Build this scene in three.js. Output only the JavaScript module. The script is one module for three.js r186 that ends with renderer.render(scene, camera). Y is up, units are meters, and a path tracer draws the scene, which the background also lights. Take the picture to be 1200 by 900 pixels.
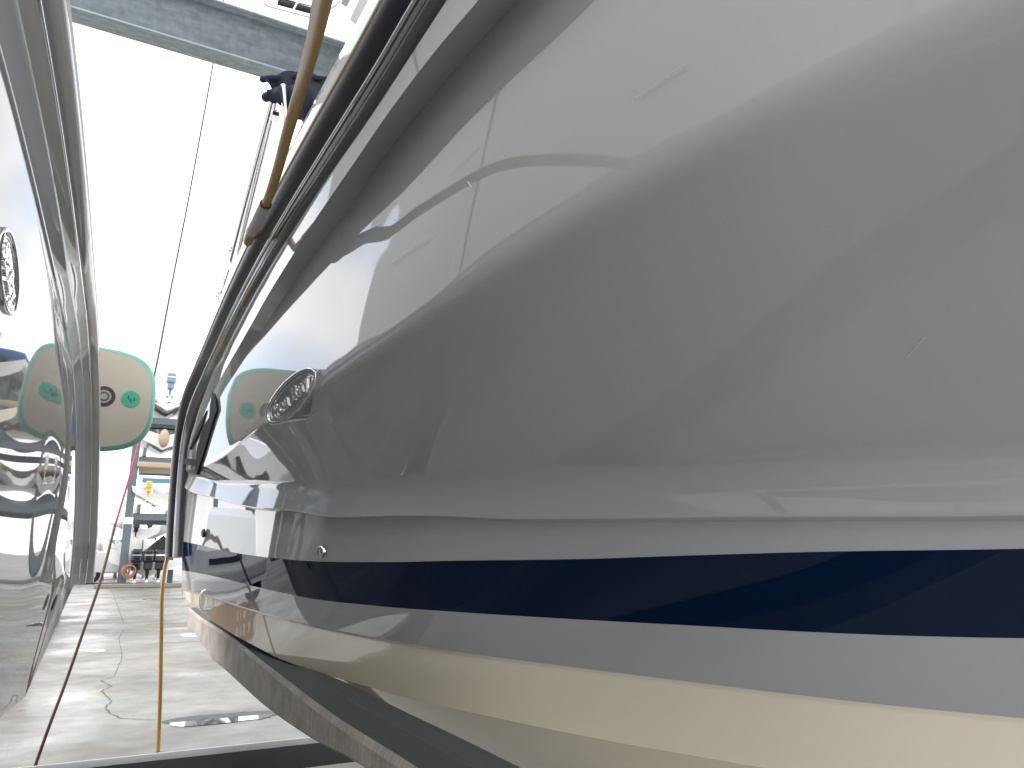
import * as THREE from 'three';
import { mergeGeometries, mergeVertices } from 'three/addons/utils/BufferGeometryUtils.js';
import { RoundedBoxGeometry } from 'three/addons/geometries/RoundedBoxGeometry.js';
import { ImprovedNoise } from 'three/addons/math/ImprovedNoise.js';
import { TextGeometry } from 'three/addons/geometries/TextGeometry.js';
import { FontLoader } from 'three/addons/loaders/FontLoader.js';

// ---------------------------------------------------------------- camera, sky, sun, exposure
const scene = new THREE.Scene();
const CAM_H = 1.2, FOC = 900, PITCH = Math.atan(200 / 900), YAW = 27 * Math.PI / 180;
const camera = new THREE.PerspectiveCamera(2 * Math.atan(450 / FOC) * 180 / Math.PI, 4 / 3, 0.02, 600);
camera.position.set(0, CAM_H, 0);
camera.rotation.set(PITCH, -YAW, 0, 'YXZ');
scene.add(camera);

const SUN = new THREE.Vector3(-0.74, 0.56, -0.42).normalize();
const noise = new ImprovedNoise();
const fbm = (x, y, z = 0, o = 4) => { let a = 0, w = 0.5, f = 1; for (let i = 0; i < o; i++) { a += w * noise.noise(x * f, y * f, z + i * 7.3); w *= 0.5; f *= 2.03; } return a; };
{
  const W = 512, H = 256, d = new Float32Array(W * H * 4);
  for (let j = 0; j < H; j++) for (let i = 0; i < W; i++) {
    const el = (j + 0.5) / H * Math.PI - Math.PI / 2, az = (i + 0.5) / W * Math.PI * 2;
    const dx = Math.cos(el) * Math.cos(az), dy = Math.sin(el), dz = Math.cos(el) * Math.sin(az);
    const u = Math.max(dy, 0.0), toSun = dx * SUN.x + dy * SUN.y + dz * SUN.z;
    const cl = fbm(dx * 2.0 / (0.4 + u), dz * 2.0 / (0.4 + u), 3.1, 5), glow = Math.exp(-Math.pow(Math.acos(Math.min(1, Math.max(-1, toSun))) / 0.95, 2));
    const c = THREE.MathUtils.smoothstep(cl, -0.2, 0.2) * 0.75 + 0.25, k = (j * W + i) * 4, m = Math.min(1, c + glow * 0.9 + 0.5 * Math.pow(1 - u, 6));
    const blue = [0.34 - 0.08 * u, 0.47 - 0.06 * u, 0.68], white = 0.88 + 0.16 * glow;
    for (let q = 0; q < 3; q++) d[k + q] = blue[q] * (1 - m) + white * [1.0, 1.0, 1.005][q] * m;
    d[k + 3] = 1;
  }
  const sky = new THREE.DataTexture(d, W, H, THREE.RGBAFormat, THREE.FloatType);
  sky.mapping = THREE.EquirectangularReflectionMapping; sky.magFilter = sky.minFilter = THREE.LinearFilter; sky.needsUpdate = true;
  scene.background = sky; scene.environment = sky;
}
const sun = new THREE.DirectionalLight(0xfffaf2, 1.5);
sun.position.copy(SUN).multiplyScalar(40).add(new THREE.Vector3(0, 0, -4)); sun.target.position.set(0, 0, -4); sun.castShadow = true; sun.shadow.radius = 100;
Object.assign(sun.shadow.camera, { left: -30, right: 30, top: 30, bottom: -30, near: 1, far: 120 }); sun.shadow.mapSize.set(2048, 2048);
scene.add(sun, sun.target);
const renderer = new THREE.WebGLRenderer({ antialias: true });
renderer.toneMapping = THREE.LinearToneMapping;
renderer.toneMappingExposure = 2.9;
renderer.shadowMap.enabled = true;

// ---------------------------------------------------------------- helpers
// x = metres right of the camera, h = metres above the camera, D = metres ahead along the storage bay
const V = (x, h, D) => new THREE.Vector3(x, CAM_H + h, -D);
const SP = Math.sin(PITCH), CP = Math.cos(PITCH);
function ray(px, py) {                       // direction of a photo pixel: [tan of the angle off the bay's axis, tan elevation]
  const X = (px - 600) / FOC, Y = (450 - py) / FOC, yy = Y * CP + SP, zz = CP - Y * SP;
  const r = Math.hypot(X, zz), a = Math.atan2(X, zz) + YAW;
  return [Math.tan(a), yy / r, Math.cos(a)];
}
function P(px, py, D) { const [t, e, c] = ray(px, py); return V(t * D, e * D / c, D); }
function floorAt(px, py, y = 0) { const [t, e, c] = ray(px, py), R = (y - CAM_H) / e; return V(t * c * R, y - CAM_H, c * R); }
function pchip(xs, ys) {
  const n = xs.length, h = [], d = [], m = new Array(n);
  for (let i = 0; i < n - 1; i++) { h[i] = xs[i + 1] - xs[i]; d[i] = (ys[i + 1] - ys[i]) / h[i]; }
  m[0] = d[0]; m[n - 1] = d[n - 2];
  for (let i = 1; i < n - 1; i++) m[i] = d[i - 1] * d[i] <= 0 ? 0 : (h[i - 1] + h[i]) * 3 / ((2 * h[i] + h[i - 1]) / d[i - 1] + (h[i] + 2 * h[i - 1]) / d[i]);
  return (x) => {
    if (x <= xs[0]) return ys[0] + m[0] * (x - xs[0]);
    if (x >= xs[n - 1]) return ys[n - 1] + m[n - 1] * (x - xs[n - 1]);
    let i = 0; while (x > xs[i + 1]) i++;
    const t = (x - xs[i]) / h[i], t2 = t * t, t3 = t2 * t;
    return (2 * t3 - 3 * t2 + 1) * ys[i] + (t3 - 2 * t2 + t) * h[i] * m[i] + (-2 * t3 + 3 * t2) * ys[i + 1] + (t3 - t2) * h[i] * m[i + 1];
  };
}
function smooth(ys, k = 2) { let a = ys.slice(); for (let r = 0; r < k; r++) a = a.map((v, i) => i === 0 || i === a.length - 1 ? v : 0.25 * a[i - 1] + 0.5 * v + 0.25 * a[i + 1]); return a; }
const used = new Map();
function numbered(n) { const k = used.get(n) ?? 0; used.set(n, k + 1); return k ? n + '_' + String(k).padStart(3, '0') : n; }
function shade(o) { o.traverse((m) => { if (m.isMesh) { m.castShadow = true; m.receiveShadow = true; } }); }
function thing(name, label, category, group) { const o = new THREE.Group(); o.name = numbered(name); o.userData = { label, category }; if (group) o.userData.group = group; scene.add(o); return o; }
function part(name, geo, mat, parent) { const m = new THREE.Mesh(Array.isArray(geo) ? join(geo) : geo, mat); m.name = name; m.castShadow = m.receiveShadow = true; parent.add(m); return m; }
function single(name, geo, mat, label, category, group) { const m = part(numbered(name), geo, mat, scene); m.userData = { label, category }; if (group) m.userData.group = group; return m; }
function structure(name, geo, mat) { const m = part(numbered(name), geo, mat, scene); m.userData = { kind: 'structure' }; return m; }
function join(list) { const l = list.map((g) => { const q = g.index ? g.toNonIndexed() : g.clone(); for (const a of Object.keys(q.attributes)) if (!['position', 'normal', 'uv'].includes(a)) q.deleteAttribute(a); return q; }); return mergeGeometries(l); }
function grid(rows, flip = false) {          // rows of points -> smooth surface, uv in metres
  const n = rows.length, m = rows[0].length, pos = [], uv = [], idx = [];
  let v = 0;
  for (let i = 0; i < n; i++) {
    let u = 0; if (i) v += rows[i][m >> 1].distanceTo(rows[i - 1][m >> 1]);
    for (let j = 0; j < m; j++) { if (j) u += rows[i][j].distanceTo(rows[i][j - 1]); const p = rows[i][j]; pos.push(p.x, p.y, p.z); uv.push(u, v); }
  }
  for (let i = 0; i < n - 1; i++) for (let j = 0; j < m - 1; j++) {
    const a = i * m + j, b = a + 1, c = a + m, d = c + 1;
    flip ? idx.push(a, c, b, b, c, d) : idx.push(a, b, c, b, d, c);
  }
  const g = new THREE.BufferGeometry();
  g.setAttribute('position', new THREE.Float32BufferAttribute(pos, 3)); g.setAttribute('uv', new THREE.Float32BufferAttribute(uv, 2)); g.setIndex(idx); g.computeVertexNormals();
  return g;
}
function box(w, h, d, x, y, z, r = 0) { const g = r ? new RoundedBoxGeometry(w, h, d, 2, r) : new THREE.BoxGeometry(w, h, d); g.translate(x, y, z); return g; }
function bar(a, b, r, seg = 8) { return new THREE.TubeGeometry(new THREE.LineCurve3(a, b), 1, r, seg); }
function tube(pts, r, seg = 60, rad = 8, tension = 0.5) { return new THREE.TubeGeometry(new THREE.CatmullRomCurve3(pts, false, 'centripetal', tension), seg, r, rad); }
function sweep(frames, profile, aft) {       // profile [[outboard, up], ...] carried along the frames
  return grid(frames.map((f) => profile.map(([o, u]) => f.p.clone().addScaledVector(f.o, o).addScaledVector(f.u, u))), aft);
}
function framesOf(pts, out, n = 140) {
  const c = new THREE.CatmullRomCurve3(pts, false, 'centripetal'), fr = [];
  for (let i = 0; i <= n; i++) {
    const p = c.getPointAt(i / n), t = c.getTangentAt(i / n);
    const o = new THREE.Vector3(out, 0, 0).addScaledVector(t, -out * t.x).normalize();
    const u = out < 0 ? new THREE.Vector3().crossVectors(t, o) : new THREE.Vector3().crossVectors(o, t);
    fr.push({ p, o, u, t });
  }
  return fr;
}
let seed = 7; const rnd = () => { seed = (seed * 1664525 + 1013904223) >>> 0; return seed / 4294967296; };

// ---------------------------------------------------------------- textures and materials
function tex(W, H, fn, srgb = false) {
  const d = new Uint8Array(W * H * 4);
  for (let j = 0; j < H; j++) for (let i = 0; i < W; i++) { const c = fn(i / W, j / H), k = (j * W + i) * 4; for (let q = 0; q < 3; q++) d[k + q] = Math.max(0, Math.min(255, Math.round(255 * (Array.isArray(c) ? c[q] : c)))); d[k + 3] = 255; }
  const t = new THREE.DataTexture(d, W, H); t.wrapS = t.wrapT = THREE.RepeatWrapping; t.magFilter = THREE.LinearFilter; t.minFilter = THREE.LinearMipmapLinearFilter; t.generateMipmaps = true;
  if (srgb) t.colorSpace = THREE.SRGBColorSpace; t.needsUpdate = true; return t;
}
const rgb = (r, g, b) => new THREE.Color().setRGB(r, g, b);
const std = (c, roughness = 0.6, metalness = 0, extra = {}) => new THREE.MeshStandardMaterial({ color: c, roughness, metalness, side: THREE.DoubleSide, ...extra });
const gel = (c, extra = {}) => new THREE.MeshPhysicalMaterial({ color: c, roughness: 0.42, metalness: 0, clearcoat: 1, clearcoatRoughness: 0.015, specularIntensity: 0, side: THREE.DoubleSide, ...extra });
const gelWear = (() => { // dust specks, wiped water marks and hairline scratches
  const N = 1024, a = new Float32Array(N * N);
  for (let j = 0; j < N; j++) for (let i = 0; i < N; i++) a[j * N + i] = 0.955 + 0.035 * fbm(i / 170, j / 420, 6, 4) + 0.012 * fbm(i / 14, j / 30, 2, 2);
  for (let k = 0; k < 90; k++) { let x = rnd() * N, y = rnd() * N; const t = rnd() * 6.28, L = 20 + rnd() * 90, b = 0.012 + 0.03 * rnd(); let w = t; for (let q = 0; q < L; q++) { x += Math.cos(w); y += Math.sin(w); w += 0.004 * (k % 5 - 2); const p = ((y & (N - 1)) * N) + (x & (N - 1)); a[p] += b; } }
  for (let k = 0; k < 500; k++) { const p = Math.floor(rnd() * N * N); a[p] += (rnd() < 0.7 ? 0.05 : -0.08); }
  const t = tex(N, N, (u, v) => a[Math.round(v * N) * N + Math.round(u * N)]); t.repeat.set(0.55, 0.55); return t;
})();
const MAT = {
  grey: gel(rgb(0.42, 0.43, 0.435), { map: gelWear }), navy: gel(rgb(0.001, 0.0095, 0.036), { clearcoat: 0.5 }), cream: gel(rgb(0.87, 0.79, 0.63), { map: gelWear }), white: gel(rgb(0.74, 0.74, 0.72)),
  louvre: std(rgb(0.01, 0.01, 0.011), 0.85), pale: gel(rgb(0.34, 0.345, 0.345)), silver: gel(rgb(0.4, 0.41, 0.42)), chrome: std(rgb(0.82, 0.82, 0.83), 0.07, 1), railDark: gel(rgb(0.085, 0.087, 0.095)), railNavy: std(rgb(0.03, 0.032, 0.046), 0.36),
  railGrey: gel(rgb(0.34, 0.335, 0.325)), black: std(rgb(0.012, 0.012, 0.013), 0.45), rubber: std(rgb(0.02, 0.02, 0.021), 0.8), gold: std(rgb(0.42, 0.33, 0.2), 0.3, 0.3),
};

// ---------------------------------------------------------------- ground
const EDGE = 5.56, NEAR_EDGE = 4.82;
const concreteMap = tex(1024, 1024, (u, v) => {
  const s = (f, z) => { const a = u * f, b = v * f; const w = (x) => x; return fbm(w(a), w(b), z, 5); };
  let g = 0.385 + 0.17 * s(5, 1) + 0.12 * s(22, 5) + 0.05 * (rnd() - 0.5);
  const st = THREE.MathUtils.smoothstep(s(3, 9), 0.06, 0.3);
  return [g * (1 - 0.04 * st) + 0.018, g * (1 - 0.09 * st) + 0.008, g * (1 - 0.2 * st) - 0.02];
}, true);
const concreteRough = tex(512, 512, (u, v) => 0.42 + 0.5 * fbm(u * 6, v * 6, 21, 5) + 0.1 * fbm(u * 40, v * 40, 2, 2));
const concreteBump = tex(512, 512, (u, v) => 0.5 + 0.4 * fbm(u * 30, v * 30, 4, 4));
for (const t of [concreteMap, concreteRough, concreteBump]) t.repeat.set(1 / 5.5, 1 / 5.5);
const concrete = std(0xffffff, 1, 0, { map: concreteMap, roughnessMap: concreteRough, bumpMap: concreteBump, bumpScale: 0.003 });
function sheet(x0, x1, D0, D1, y) { return grid([[new THREE.Vector3(x0, y, -D0), new THREE.Vector3(x1, y, -D0)], [new THREE.Vector3(x0, y, -D1), new THREE.Vector3(x1, y, -D1)]]); }
const yard = structure('ground', [sheet(-250, 250, EDGE, 400, 0), sheet(-250, 250, EDGE, EDGE - 0.001, 0)], concrete);
structure('bay_floor', sheet(-250, 250, -60, NEAR_EDGE, 0), std(rgb(0.39, 0.385, 0.37), 0.9, 0, { bumpMap: concreteBump, bumpScale: 0.003 }));  // coloured paler than the yard to bounce fill light onto the hull bottom
// drainage trench between the two slabs
const trenchWall = std(rgb(0.1, 0.1, 0.1), 0.95);   // dark concrete, dug deep so the trench goes dark inside
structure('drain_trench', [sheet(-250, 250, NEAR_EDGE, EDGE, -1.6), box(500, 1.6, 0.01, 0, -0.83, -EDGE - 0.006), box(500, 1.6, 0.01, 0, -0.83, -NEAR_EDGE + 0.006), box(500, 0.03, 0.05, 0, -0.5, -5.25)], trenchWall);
{ // chipped concrete nosing along the trench
  const rows = [[], [], []];
  for (let i = 0; i <= 240; i++) { const x = -6 + i * 0.05, n = 0.006 * fbm(x * 9, 1, 0, 3); rows[0].push(new THREE.Vector3(x, 0.002, -EDGE - 0.012 + n)); rows[1].push(new THREE.Vector3(x, 0.001, -EDGE + 0.006 + n)); rows[2].push(new THREE.Vector3(x, -0.036 + n, -EDGE + 0.008 + n)); }
  const m = structure('slab_edge', grid(rows), std(rgb(0.62, 0.63, 0.64), 0.8));
}
function ribbon(pts, w, y) {
  const rows = [[], []];
  pts.forEach((p, i) => { const a = pts[Math.max(0, i - 1)], b = pts[Math.min(pts.length - 1, i + 1)], d = b.clone().sub(a).setY(0).normalize(), n = new THREE.Vector3(d.z, 0, -d.x), k = w * (0.6 + 0.8 * rnd()); rows[0].push(p.clone().addScaledVector(n, k).setY(y)); rows[1].push(p.clone().addScaledVector(n, -k).setY(y)); });
  return grid(rows);
}
const crackMat = std(rgb(0.075, 0.07, 0.065), 0.9);
const crackPx = [[145, 738], [139, 748], [142, 762], [143, 772], [137, 785], [134, 793], [118, 798], [131, 804], [119, 810], [131, 822], [123, 829], [129, 836], [142, 842], [160, 843], [182, 844]];
{ const c3 = crackPx.map(([x, y]) => floorAt(x, y)); const fine = []; for (let i = 0; i < c3.length - 1; i++) for (let k = 0; k < 8; k++) { const p = c3[i].clone().lerp(c3[i + 1], k / 8); p.x += 0.025 * fbm(i * 3.1 + k * 0.5, 2, 4, 2); fine.push(p); } fine.push(c3.at(-1)); part('crack', ribbon(fine, 0.004, 0.003), crackMat, yard); }
part('joint', ribbon([floorAt(130, 690), floorAt(137, 708), floorAt(145, 731)], 0.006, 0.003), crackMat, yard);
for (const [a, b] of [[[118, 731], [205, 727]], [[120, 700], [200, 697]]]) part('joint', ribbon([floorAt(...a), floorAt(...b)], 0.006, 0.003), crackMat, yard);
const waterMat = new THREE.MeshPhysicalMaterial({ color: rgb(0.16, 0.155, 0.15), roughness: 0.01, clearcoat: 1, clearcoatRoughness: 0, side: THREE.DoubleSide });
function puddle(cx, cz, rx, rz, k) {
  const sh = new THREE.Shape(); for (let i = 0; i <= 60; i++) { const a = i / 60 * Math.PI * 2, r = 1 + 0.5 * fbm(Math.cos(a) * 1.6 + k, Math.sin(a) * 1.6, k, 3); const x = cx + rx * r * Math.cos(a), y = cz + rz * r * Math.sin(a); i ? sh.lineTo(x, y) : sh.moveTo(x, y); }
  const g = new THREE.ShapeGeometry(sh); g.rotateX(-Math.PI / 2); g.translate(0, 0.004, 0); structure('puddle', g, waterMat);
}
{ const p = floorAt(262, 842); puddle(p.x, -p.z, 0.42, 0.2, 1.7); const q = floorAt(112, 763); puddle(q.x, -q.z, 0.1, 0.16, 5.2); const r = floorAt(193, 702); part('drain_cover', new THREE.RingGeometry(0.5, 0.56, 40).rotateX(-Math.PI / 2).translate(r.x, 0.004, r.z), crackMat, yard); part('drain_cover', new THREE.RingGeometry(0.3, 0.34, 40).rotateX(-Math.PI / 2).translate(r.x, 0.004, r.z), crackMat, yard); const s = floorAt(228, 744); puddle(s.x, -s.z, 0.2, 0.3, 3.3); }

// ---------------------------------------------------------------- the grey boat
const STERN = 5.58;
const DK = [0, 0.4, 0.7, 1.0, 1.5, 2.0, 2.5, 3.0, 3.5, 4.0, 4.5, 5.0, STERN];
const PLAN = {
  K: [-0.08, 1.62, 1.47, 1.33, 1.18, 1.00, 0.84, 0.76, 0.685, 0.63, 0.59, 0.555, 0.51, 0.43],
  E: [-0.35, 1.50, 1.33, 1.18, 1.04, 0.88, 0.76, 0.685, 0.63, 0.585, 0.55, 0.515, 0.47, 0.385],
  G: [-0.85, 0.97, 0.81, 0.70, 0.64, 0.59, 0.57, 0.55, 0.527, 0.503, 0.479, 0.454, 0.424, 0.382],
  C: [-0.95, 0.99, 0.835, 0.725, 0.665, 0.612, 0.584, 0.555, 0.527, 0.5, 0.475, 0.45, 0.421, 0.381],
  B2: [-1.0, 0.998, 0.845, 0.734, 0.674, 0.62, 0.589, 0.558, 0.53, 0.502, 0.476, 0.451, 0.421, 0.38],
  B1: [-1.05, 0.89, 0.74, 0.63, 0.57, 0.52, 0.5, 0.482, 0.468, 0.457, 0.448, 0.436, 0.415, 0.38],
  R: [-1.1, 0.85, 0.70, 0.59, 0.53, 0.48, 0.46, 0.443, 0.43, 0.42, 0.412, 0.405, 0.39, 0.365],
};
const CENTRE = 1.65;
const plan = {};
for (const k of Object.keys(PLAN)) { const [stem, ...x] = PLAN[k]; plan[k] = { stem, x: pchip([stem, ...DK], [CENTRE, ...x]) }; }
const mixPlan = (a, b, ds, fs) => { const f = pchip(ds, fs); return { stem: (plan[a].stem + plan[b].stem) / 2, x: (D) => plan[a].x(D) + (plan[b].x(D) - plan[a].x(D)) * f(Math.max(0.3, D)) }; };
plan.F = { stem: -0.36, x: (D) => plan.E.x(D) + 0.014 + 0.022 * THREE.MathUtils.smoothstep(2.6 - D, 0, 1.6) };
plan.T1 = mixPlan('E', 'K', [0.3, 0.7, 2.8, 5.6], [0.15, 0.2, 0.43, 0.5]);
plan.T2 = mixPlan('E', 'K', [0.3, 0.7, 2.8, 5.6], [0.58, 0.62, 0.77, 0.85]);
{ const f = pchip([0.3, 0.8, 2, 3, 4, 5.6], [0.03, 0.03, 0.03, 0.03, 0.02, 0.01]); plan.S = { stem: 0.05, x: (D) => Math.min(CENTRE - 0.02, plan.K.x(D) + f(D)) }; }
function heights(k, px, bow) {               // traced pixels of a hull line -> its height along the boat
  const pts = [];
  for (const [x, y] of px) {
    const [t, e] = ray(x, y); let lo = 0.05, hi = STERN + 0.3;
    for (let i = 0; i < 60; i++) { const m = (lo + hi) / 2; plan[k].x(m) / m > t ? lo = m : hi = m; }
    const D = (lo + hi) / 2; pts.push([D, e * Math.hypot(D, t * D)]);
  }
  pts.sort((a, b) => a[0] - b[0]);
  const out = []; for (const p of pts) if (!out.length || p[0] - out.at(-1)[0] > 0.04) out.push(p);
  const ys = smooth(out.map((p) => p[1]), 1), f = out[0], sl = (ys[1] - ys[0]) / (out[1][0] - out[0][0]), dn = 0.3;
  return pchip([Math.min(plan[k].stem, f[0] - dn - 0.3), f[0] - dn, ...out.map((p) => p[0])], [f[1] + bow, f[1] - sl * dn + 0.02, ...ys]);
}
const TRACE = {
  K: [[[1200, 842], [990, 821], [800, 798], [720, 788], [644, 779], [580, 769], [500, 759], [426, 744], [370, 734], [317, 721], [267, 705], [242, 697], [212, 690]], 0.06],
  T2: [[[1200, 748], [990, 744], [800, 732], [682, 726], [531, 717], [455, 711], [380, 705], [330, 696], [270, 680], [212, 668]], 0.12],
  T1: [[[1200, 643], [990, 644], [800, 652], [682, 655], [531, 657], [455, 659], [380, 659], [320, 656], [260, 647], [212, 634]], 0.18],
  E: [[[1200, 599], [990, 602], [780, 604], [606, 605], [512, 605], [380, 602], [340, 598], [297, 594], [273, 590], [248, 583], [223, 573], [213, 567]], 0.2],
  F: [[[1200, 538], [990, 545], [800, 562], [606, 567], [380, 571], [332, 571], [292, 567], [257, 563], [238, 560], [214, 554]], 0.2],
  G: [[[1200, 5], [1100, 48], [1000, 92], [900, 142], [800, 196], [660, 272], [570, 327], [515, 363], [460, 397], [417, 422], [383, 444], [333, 480], [307, 497], [280, 521], [262, 535], [245, 546], [228, 550], [214, 551]], 0.3],
  C: [[[652, 2], [595, 67], [545, 127], [512, 175], [480, 217], [455, 255], [422, 305], [390, 355], [370, 390], [352, 423], [337, 450], [310, 487], [284, 511], [262, 529], [245, 541], [228, 547], [214, 549]], 0.15],
  B2: [[[607, 0], [555, 57], [510, 110], [470, 157], [442, 195], [422, 225], [400, 258], [375, 290], [350, 322], [332, 350], [313, 377], [293, 410], [280, 430], [263, 457], [253, 474], [243, 500], [233, 525], [222, 540], [214, 547]], 0.15],
  B1: [[[561, 0], [505, 67], [455, 130], [420, 185], [391, 225], [367, 260], [342, 300], [313, 348], [297, 375], [280, 407], [263, 433], [250, 460], [240, 482], [230, 507], [222, 525], [214, 543]], 0.15],
};
const hgt = {};
for (const k of Object.keys(TRACE)) hgt[k] = heights(k, TRACE[k][0], TRACE[k][1]);
hgt.S = heights('S', [[897, 900], [800, 883], [720, 870], [644, 855], [580, 840], [540, 832], [500, 824], [470, 816], [440, 806], [400, 797], [367, 785], [335, 776], [303, 762], [255, 732], [233, 716], [212, 697]], 0.1);
hgt.E2 = (D) => hgt.E(D) - 0.013; plan.E2 = { stem: plan.E.stem, x: (D) => plan.E.x(D) + 0.024 };
const NS = 150;
function at(k, s) { const D = plan[k].stem + (STERN - plan[k].stem) * s; return V(Math.min(CENTRE, plan[k].x(D)), hgt[k](D), D); }
const sList = Array.from({ length: NS + 1 }, (_, i) => i / NS);
function section(nodes, cuts, nSeg = 6, nArc = 6) {  // polyline with rounded corners
  const L = nodes.length, pts = [];
  const inP = [], outP = [];
  for (let i = 1; i < L - 1; i++) {
    const a = nodes[i - 1], b = nodes[i], c = nodes[i + 1], c1 = Math.min(cuts[i], 0.45 * a.distanceTo(b)), c2 = Math.min(cuts[i], 0.45 * c.distanceTo(b));
    inP[i] = b.clone().lerp(a, c1 / Math.max(1e-6, a.distanceTo(b))); outP[i] = b.clone().lerp(c, c2 / Math.max(1e-6, c.distanceTo(b)));
  }
  for (let i = 0; i < L - 1; i++) {
    const p = i === 0 ? nodes[0] : outP[i], q = i === L - 2 ? nodes[L - 1] : inP[i + 1];
    for (let k = i ? 1 : 0; k <= nSeg; k++) pts.push(p.clone().lerp(q, k / nSeg));
    if (i < L - 2) for (let k = 1; k <= nArc; k++) { const t = k / nArc; pts.push(inP[i + 1].clone().multiplyScalar((1 - t) * (1 - t)).addScaledVector(nodes[i + 1], 2 * t * (1 - t)).addScaledVector(outP[i + 1], t * t)); }
  }
  for (const p of pts) p.x += 0.0005 * fbm(p.z * 4.2, p.y * 3.4, 2.2, 2);
  return pts;
}
const boat = thing('grey_boat', 'grey glossy motorboat hull with navy stripe and cream bottom resting on a rack bunk', 'boat');
const railPts = [];
{
  const px = [[487, 0], [450, 62], [410, 130], [380, 172], [363, 200], [340, 240], [320, 272], [300, 308], [278, 350], [253, 402], [232, 450]];
  TRACE.R = [px, 0.1]; hgt.R = heights('R', px, 0.08);
  for (const D of [-1.1, -1.0, -0.7, -0.3, 0.1, 0.5, 0.9, 1.3, 1.7, 2.1, 2.6, 3.1, 3.6, 4.1, 4.6, 5.0]) railPts.push(V(Math.min(CENTRE, plan.R.x(D)), hgt.R(D), D));
  railPts.push(P(220, 481, 5.36), P(212.5, 520, 5.54), P(208, 566, 5.6), P(205, 610, 5.61), P(203, 653, 5.6));
}
const railFrames = framesOf(railPts, -1, 200);
const lowerRail = railFrames.map((f) => f.p.clone().addScaledVector(f.o, -0.012).addScaledVector(f.u, -0.052));
{
  const gs = [];
  const R2 = (s) => { const D = plan.B1.stem + (STERN - plan.B1.stem) * s; const p = V(Math.min(CENTRE, plan.R.x(D) + 0.034 * (1 - 0.6 * THREE.MathUtils.smoothstep(D, 4.4, STERN))), hgt.R(Math.min(D, 5.0)) - 0.058, D); if (D > 4.6) { const k = THREE.MathUtils.smoothstep(D, 4.6, STERN); p.y += (at('B1', s).y + 0.03 - p.y) * k; } return p; };
  gs.push(grid(sList.map((s) => section([R2(s), at('B1', s)], [])), true));
  gs.push(grid(sList.map((s) => section([at('B1', s), at('B2', s)], [])), true));
  gs.push(grid(sList.map((s) => { const soft = Math.pow(Math.max(0, 1 - s * 1.35), 1.2); return section([at('B2', s), at('C', s), at('G', s), at('F', s), at('E', s)], [0, 0.02 + 0.04 * soft, 0.006 + 0.07 * soft, 0.02 + 0.05 * soft, 0], 8, 10); }), true));
  gs.push(grid(sList.map((s) => section([at('E', s), at('E', s).add(new THREE.Vector3(-0.003, -0.006, 0)), at('E2', s)], [0, 0.004, 0], 2, 3)), true));
  gs.push(grid(sList.map((s) => section([at('E2', s), at('T1', s)], [])), true));
  gs.push(grid(sList.map((s) => section([at('T2', s), at('K', s)], [])), true));
  part('hull', gs, MAT.grey, boat);
  part('stripe', grid(sList.map((s) => section([at('T1', s), at('T2', s)], [])), true), MAT.navy, boat);
  const lip = new THREE.Vector3(0.006, -0.008, 0);
  const bt = [grid(sList.map((s) => section([at('K', s), at('K', s).add(lip), at('S', s)], [0, 0.004, 0], 6, 3)), true)];
  bt.push(grid(sList.map((s) => { const a = at('S', s), k = V(CENTRE + 0.02, -0.98 + 0.5 * Math.pow(1 - s, 5), -a.z); return section([a, a.clone().add(new THREE.Vector3(0.012, 0.012, 0)), k], [0, 0.003, 0], 6, 3); }), true));
  part('bottom', bt, MAT.cream, boat);
  // far half of the hull, the deck and the transom close the boat
  const mir = (p) => new THREE.Vector3(2 * CENTRE - p.x, p.y, p.z);
  part('far_side', [grid(sList.map((s) => [R2(s), at('C', s), at('E', s), at('K', s), at('S', s), V(CENTRE + 0.02, -0.98 + 0.5 * Math.pow(1 - s, 5), -at('S', s).z)].map(mir)))], MAT.grey, boat);
  const end = [R2(1), at('B1', 1), at('B2', 1), at('C', 1), at('G', 1), at('F', 1), at('E', 1), at('E2', 1), at('T1', 1), at('T2', 1), at('K', 1), at('S', 1)];
  part('transom', grid([end, end.map((p) => p.clone().setX(CENTRE)), end.map(mir)]), MAT.grey, boat);
  part('deck', grid(railFrames.filter((f, i) => f.p.z > -5.4).map((f) => { const a = f.p.clone().addScaledVector(f.o, -0.19).add(new THREE.Vector3(0, 0.2, 0)); a.x = Math.min(a.x, CENTRE); return [a, new THREE.Vector3(CENTRE, a.y + 0.03, a.z), mir(a)]; })), MAT.white, boat);
}
{ // rub rail: gunwale lip, dark vinyl, bright strip, lower channel
  const rr = part('rub_rail', [sweep(railFrames, [[-0.004, -0.004], [-0.01, -0.008]], false), sweep(railFrames, [[-0.009, -0.008], [-0.006, -0.013], [-0.016, -0.028]], false), sweep(railFrames, [[-0.014, -0.028], [-0.013, -0.033], [-0.022, -0.046], [-0.034, -0.056], [-0.056, -0.06]], false)], MAT.railDark, boat);
  const circ = []; for (let i = 0; i <= 8; i++) { const a = -2.2 + i / 8 * 3.6; circ.push([-0.004 + 0.008 * Math.cos(a), 0.003 + 0.007 * Math.sin(a)]); }
  part('bright_strip', sweep(railFrames, circ, false), MAT.chrome, rr);
  part('vinyl_insert', sweep(railFrames, [[-0.002, 0.009], [0.012, 0.014], [0.026, 0.022], [0.037, 0.034], [0.042, 0.048], [0.04, 0.058]], false), MAT.railNavy, rr);
  part('gold_line', sweep(railFrames, [[0.038, 0.058], [0.044, 0.061], [0.046, 0.067], [0.042, 0.074]], false), MAT.gold, rr);
  part('gunwale', sweep(railFrames, [[-0.2, 0.2], [-0.05, 0.2], [0.01, 0.19], [0.032, 0.165], [0.039, 0.12], [0.041, 0.0745]], false), MAT.white, boat);
}
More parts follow.
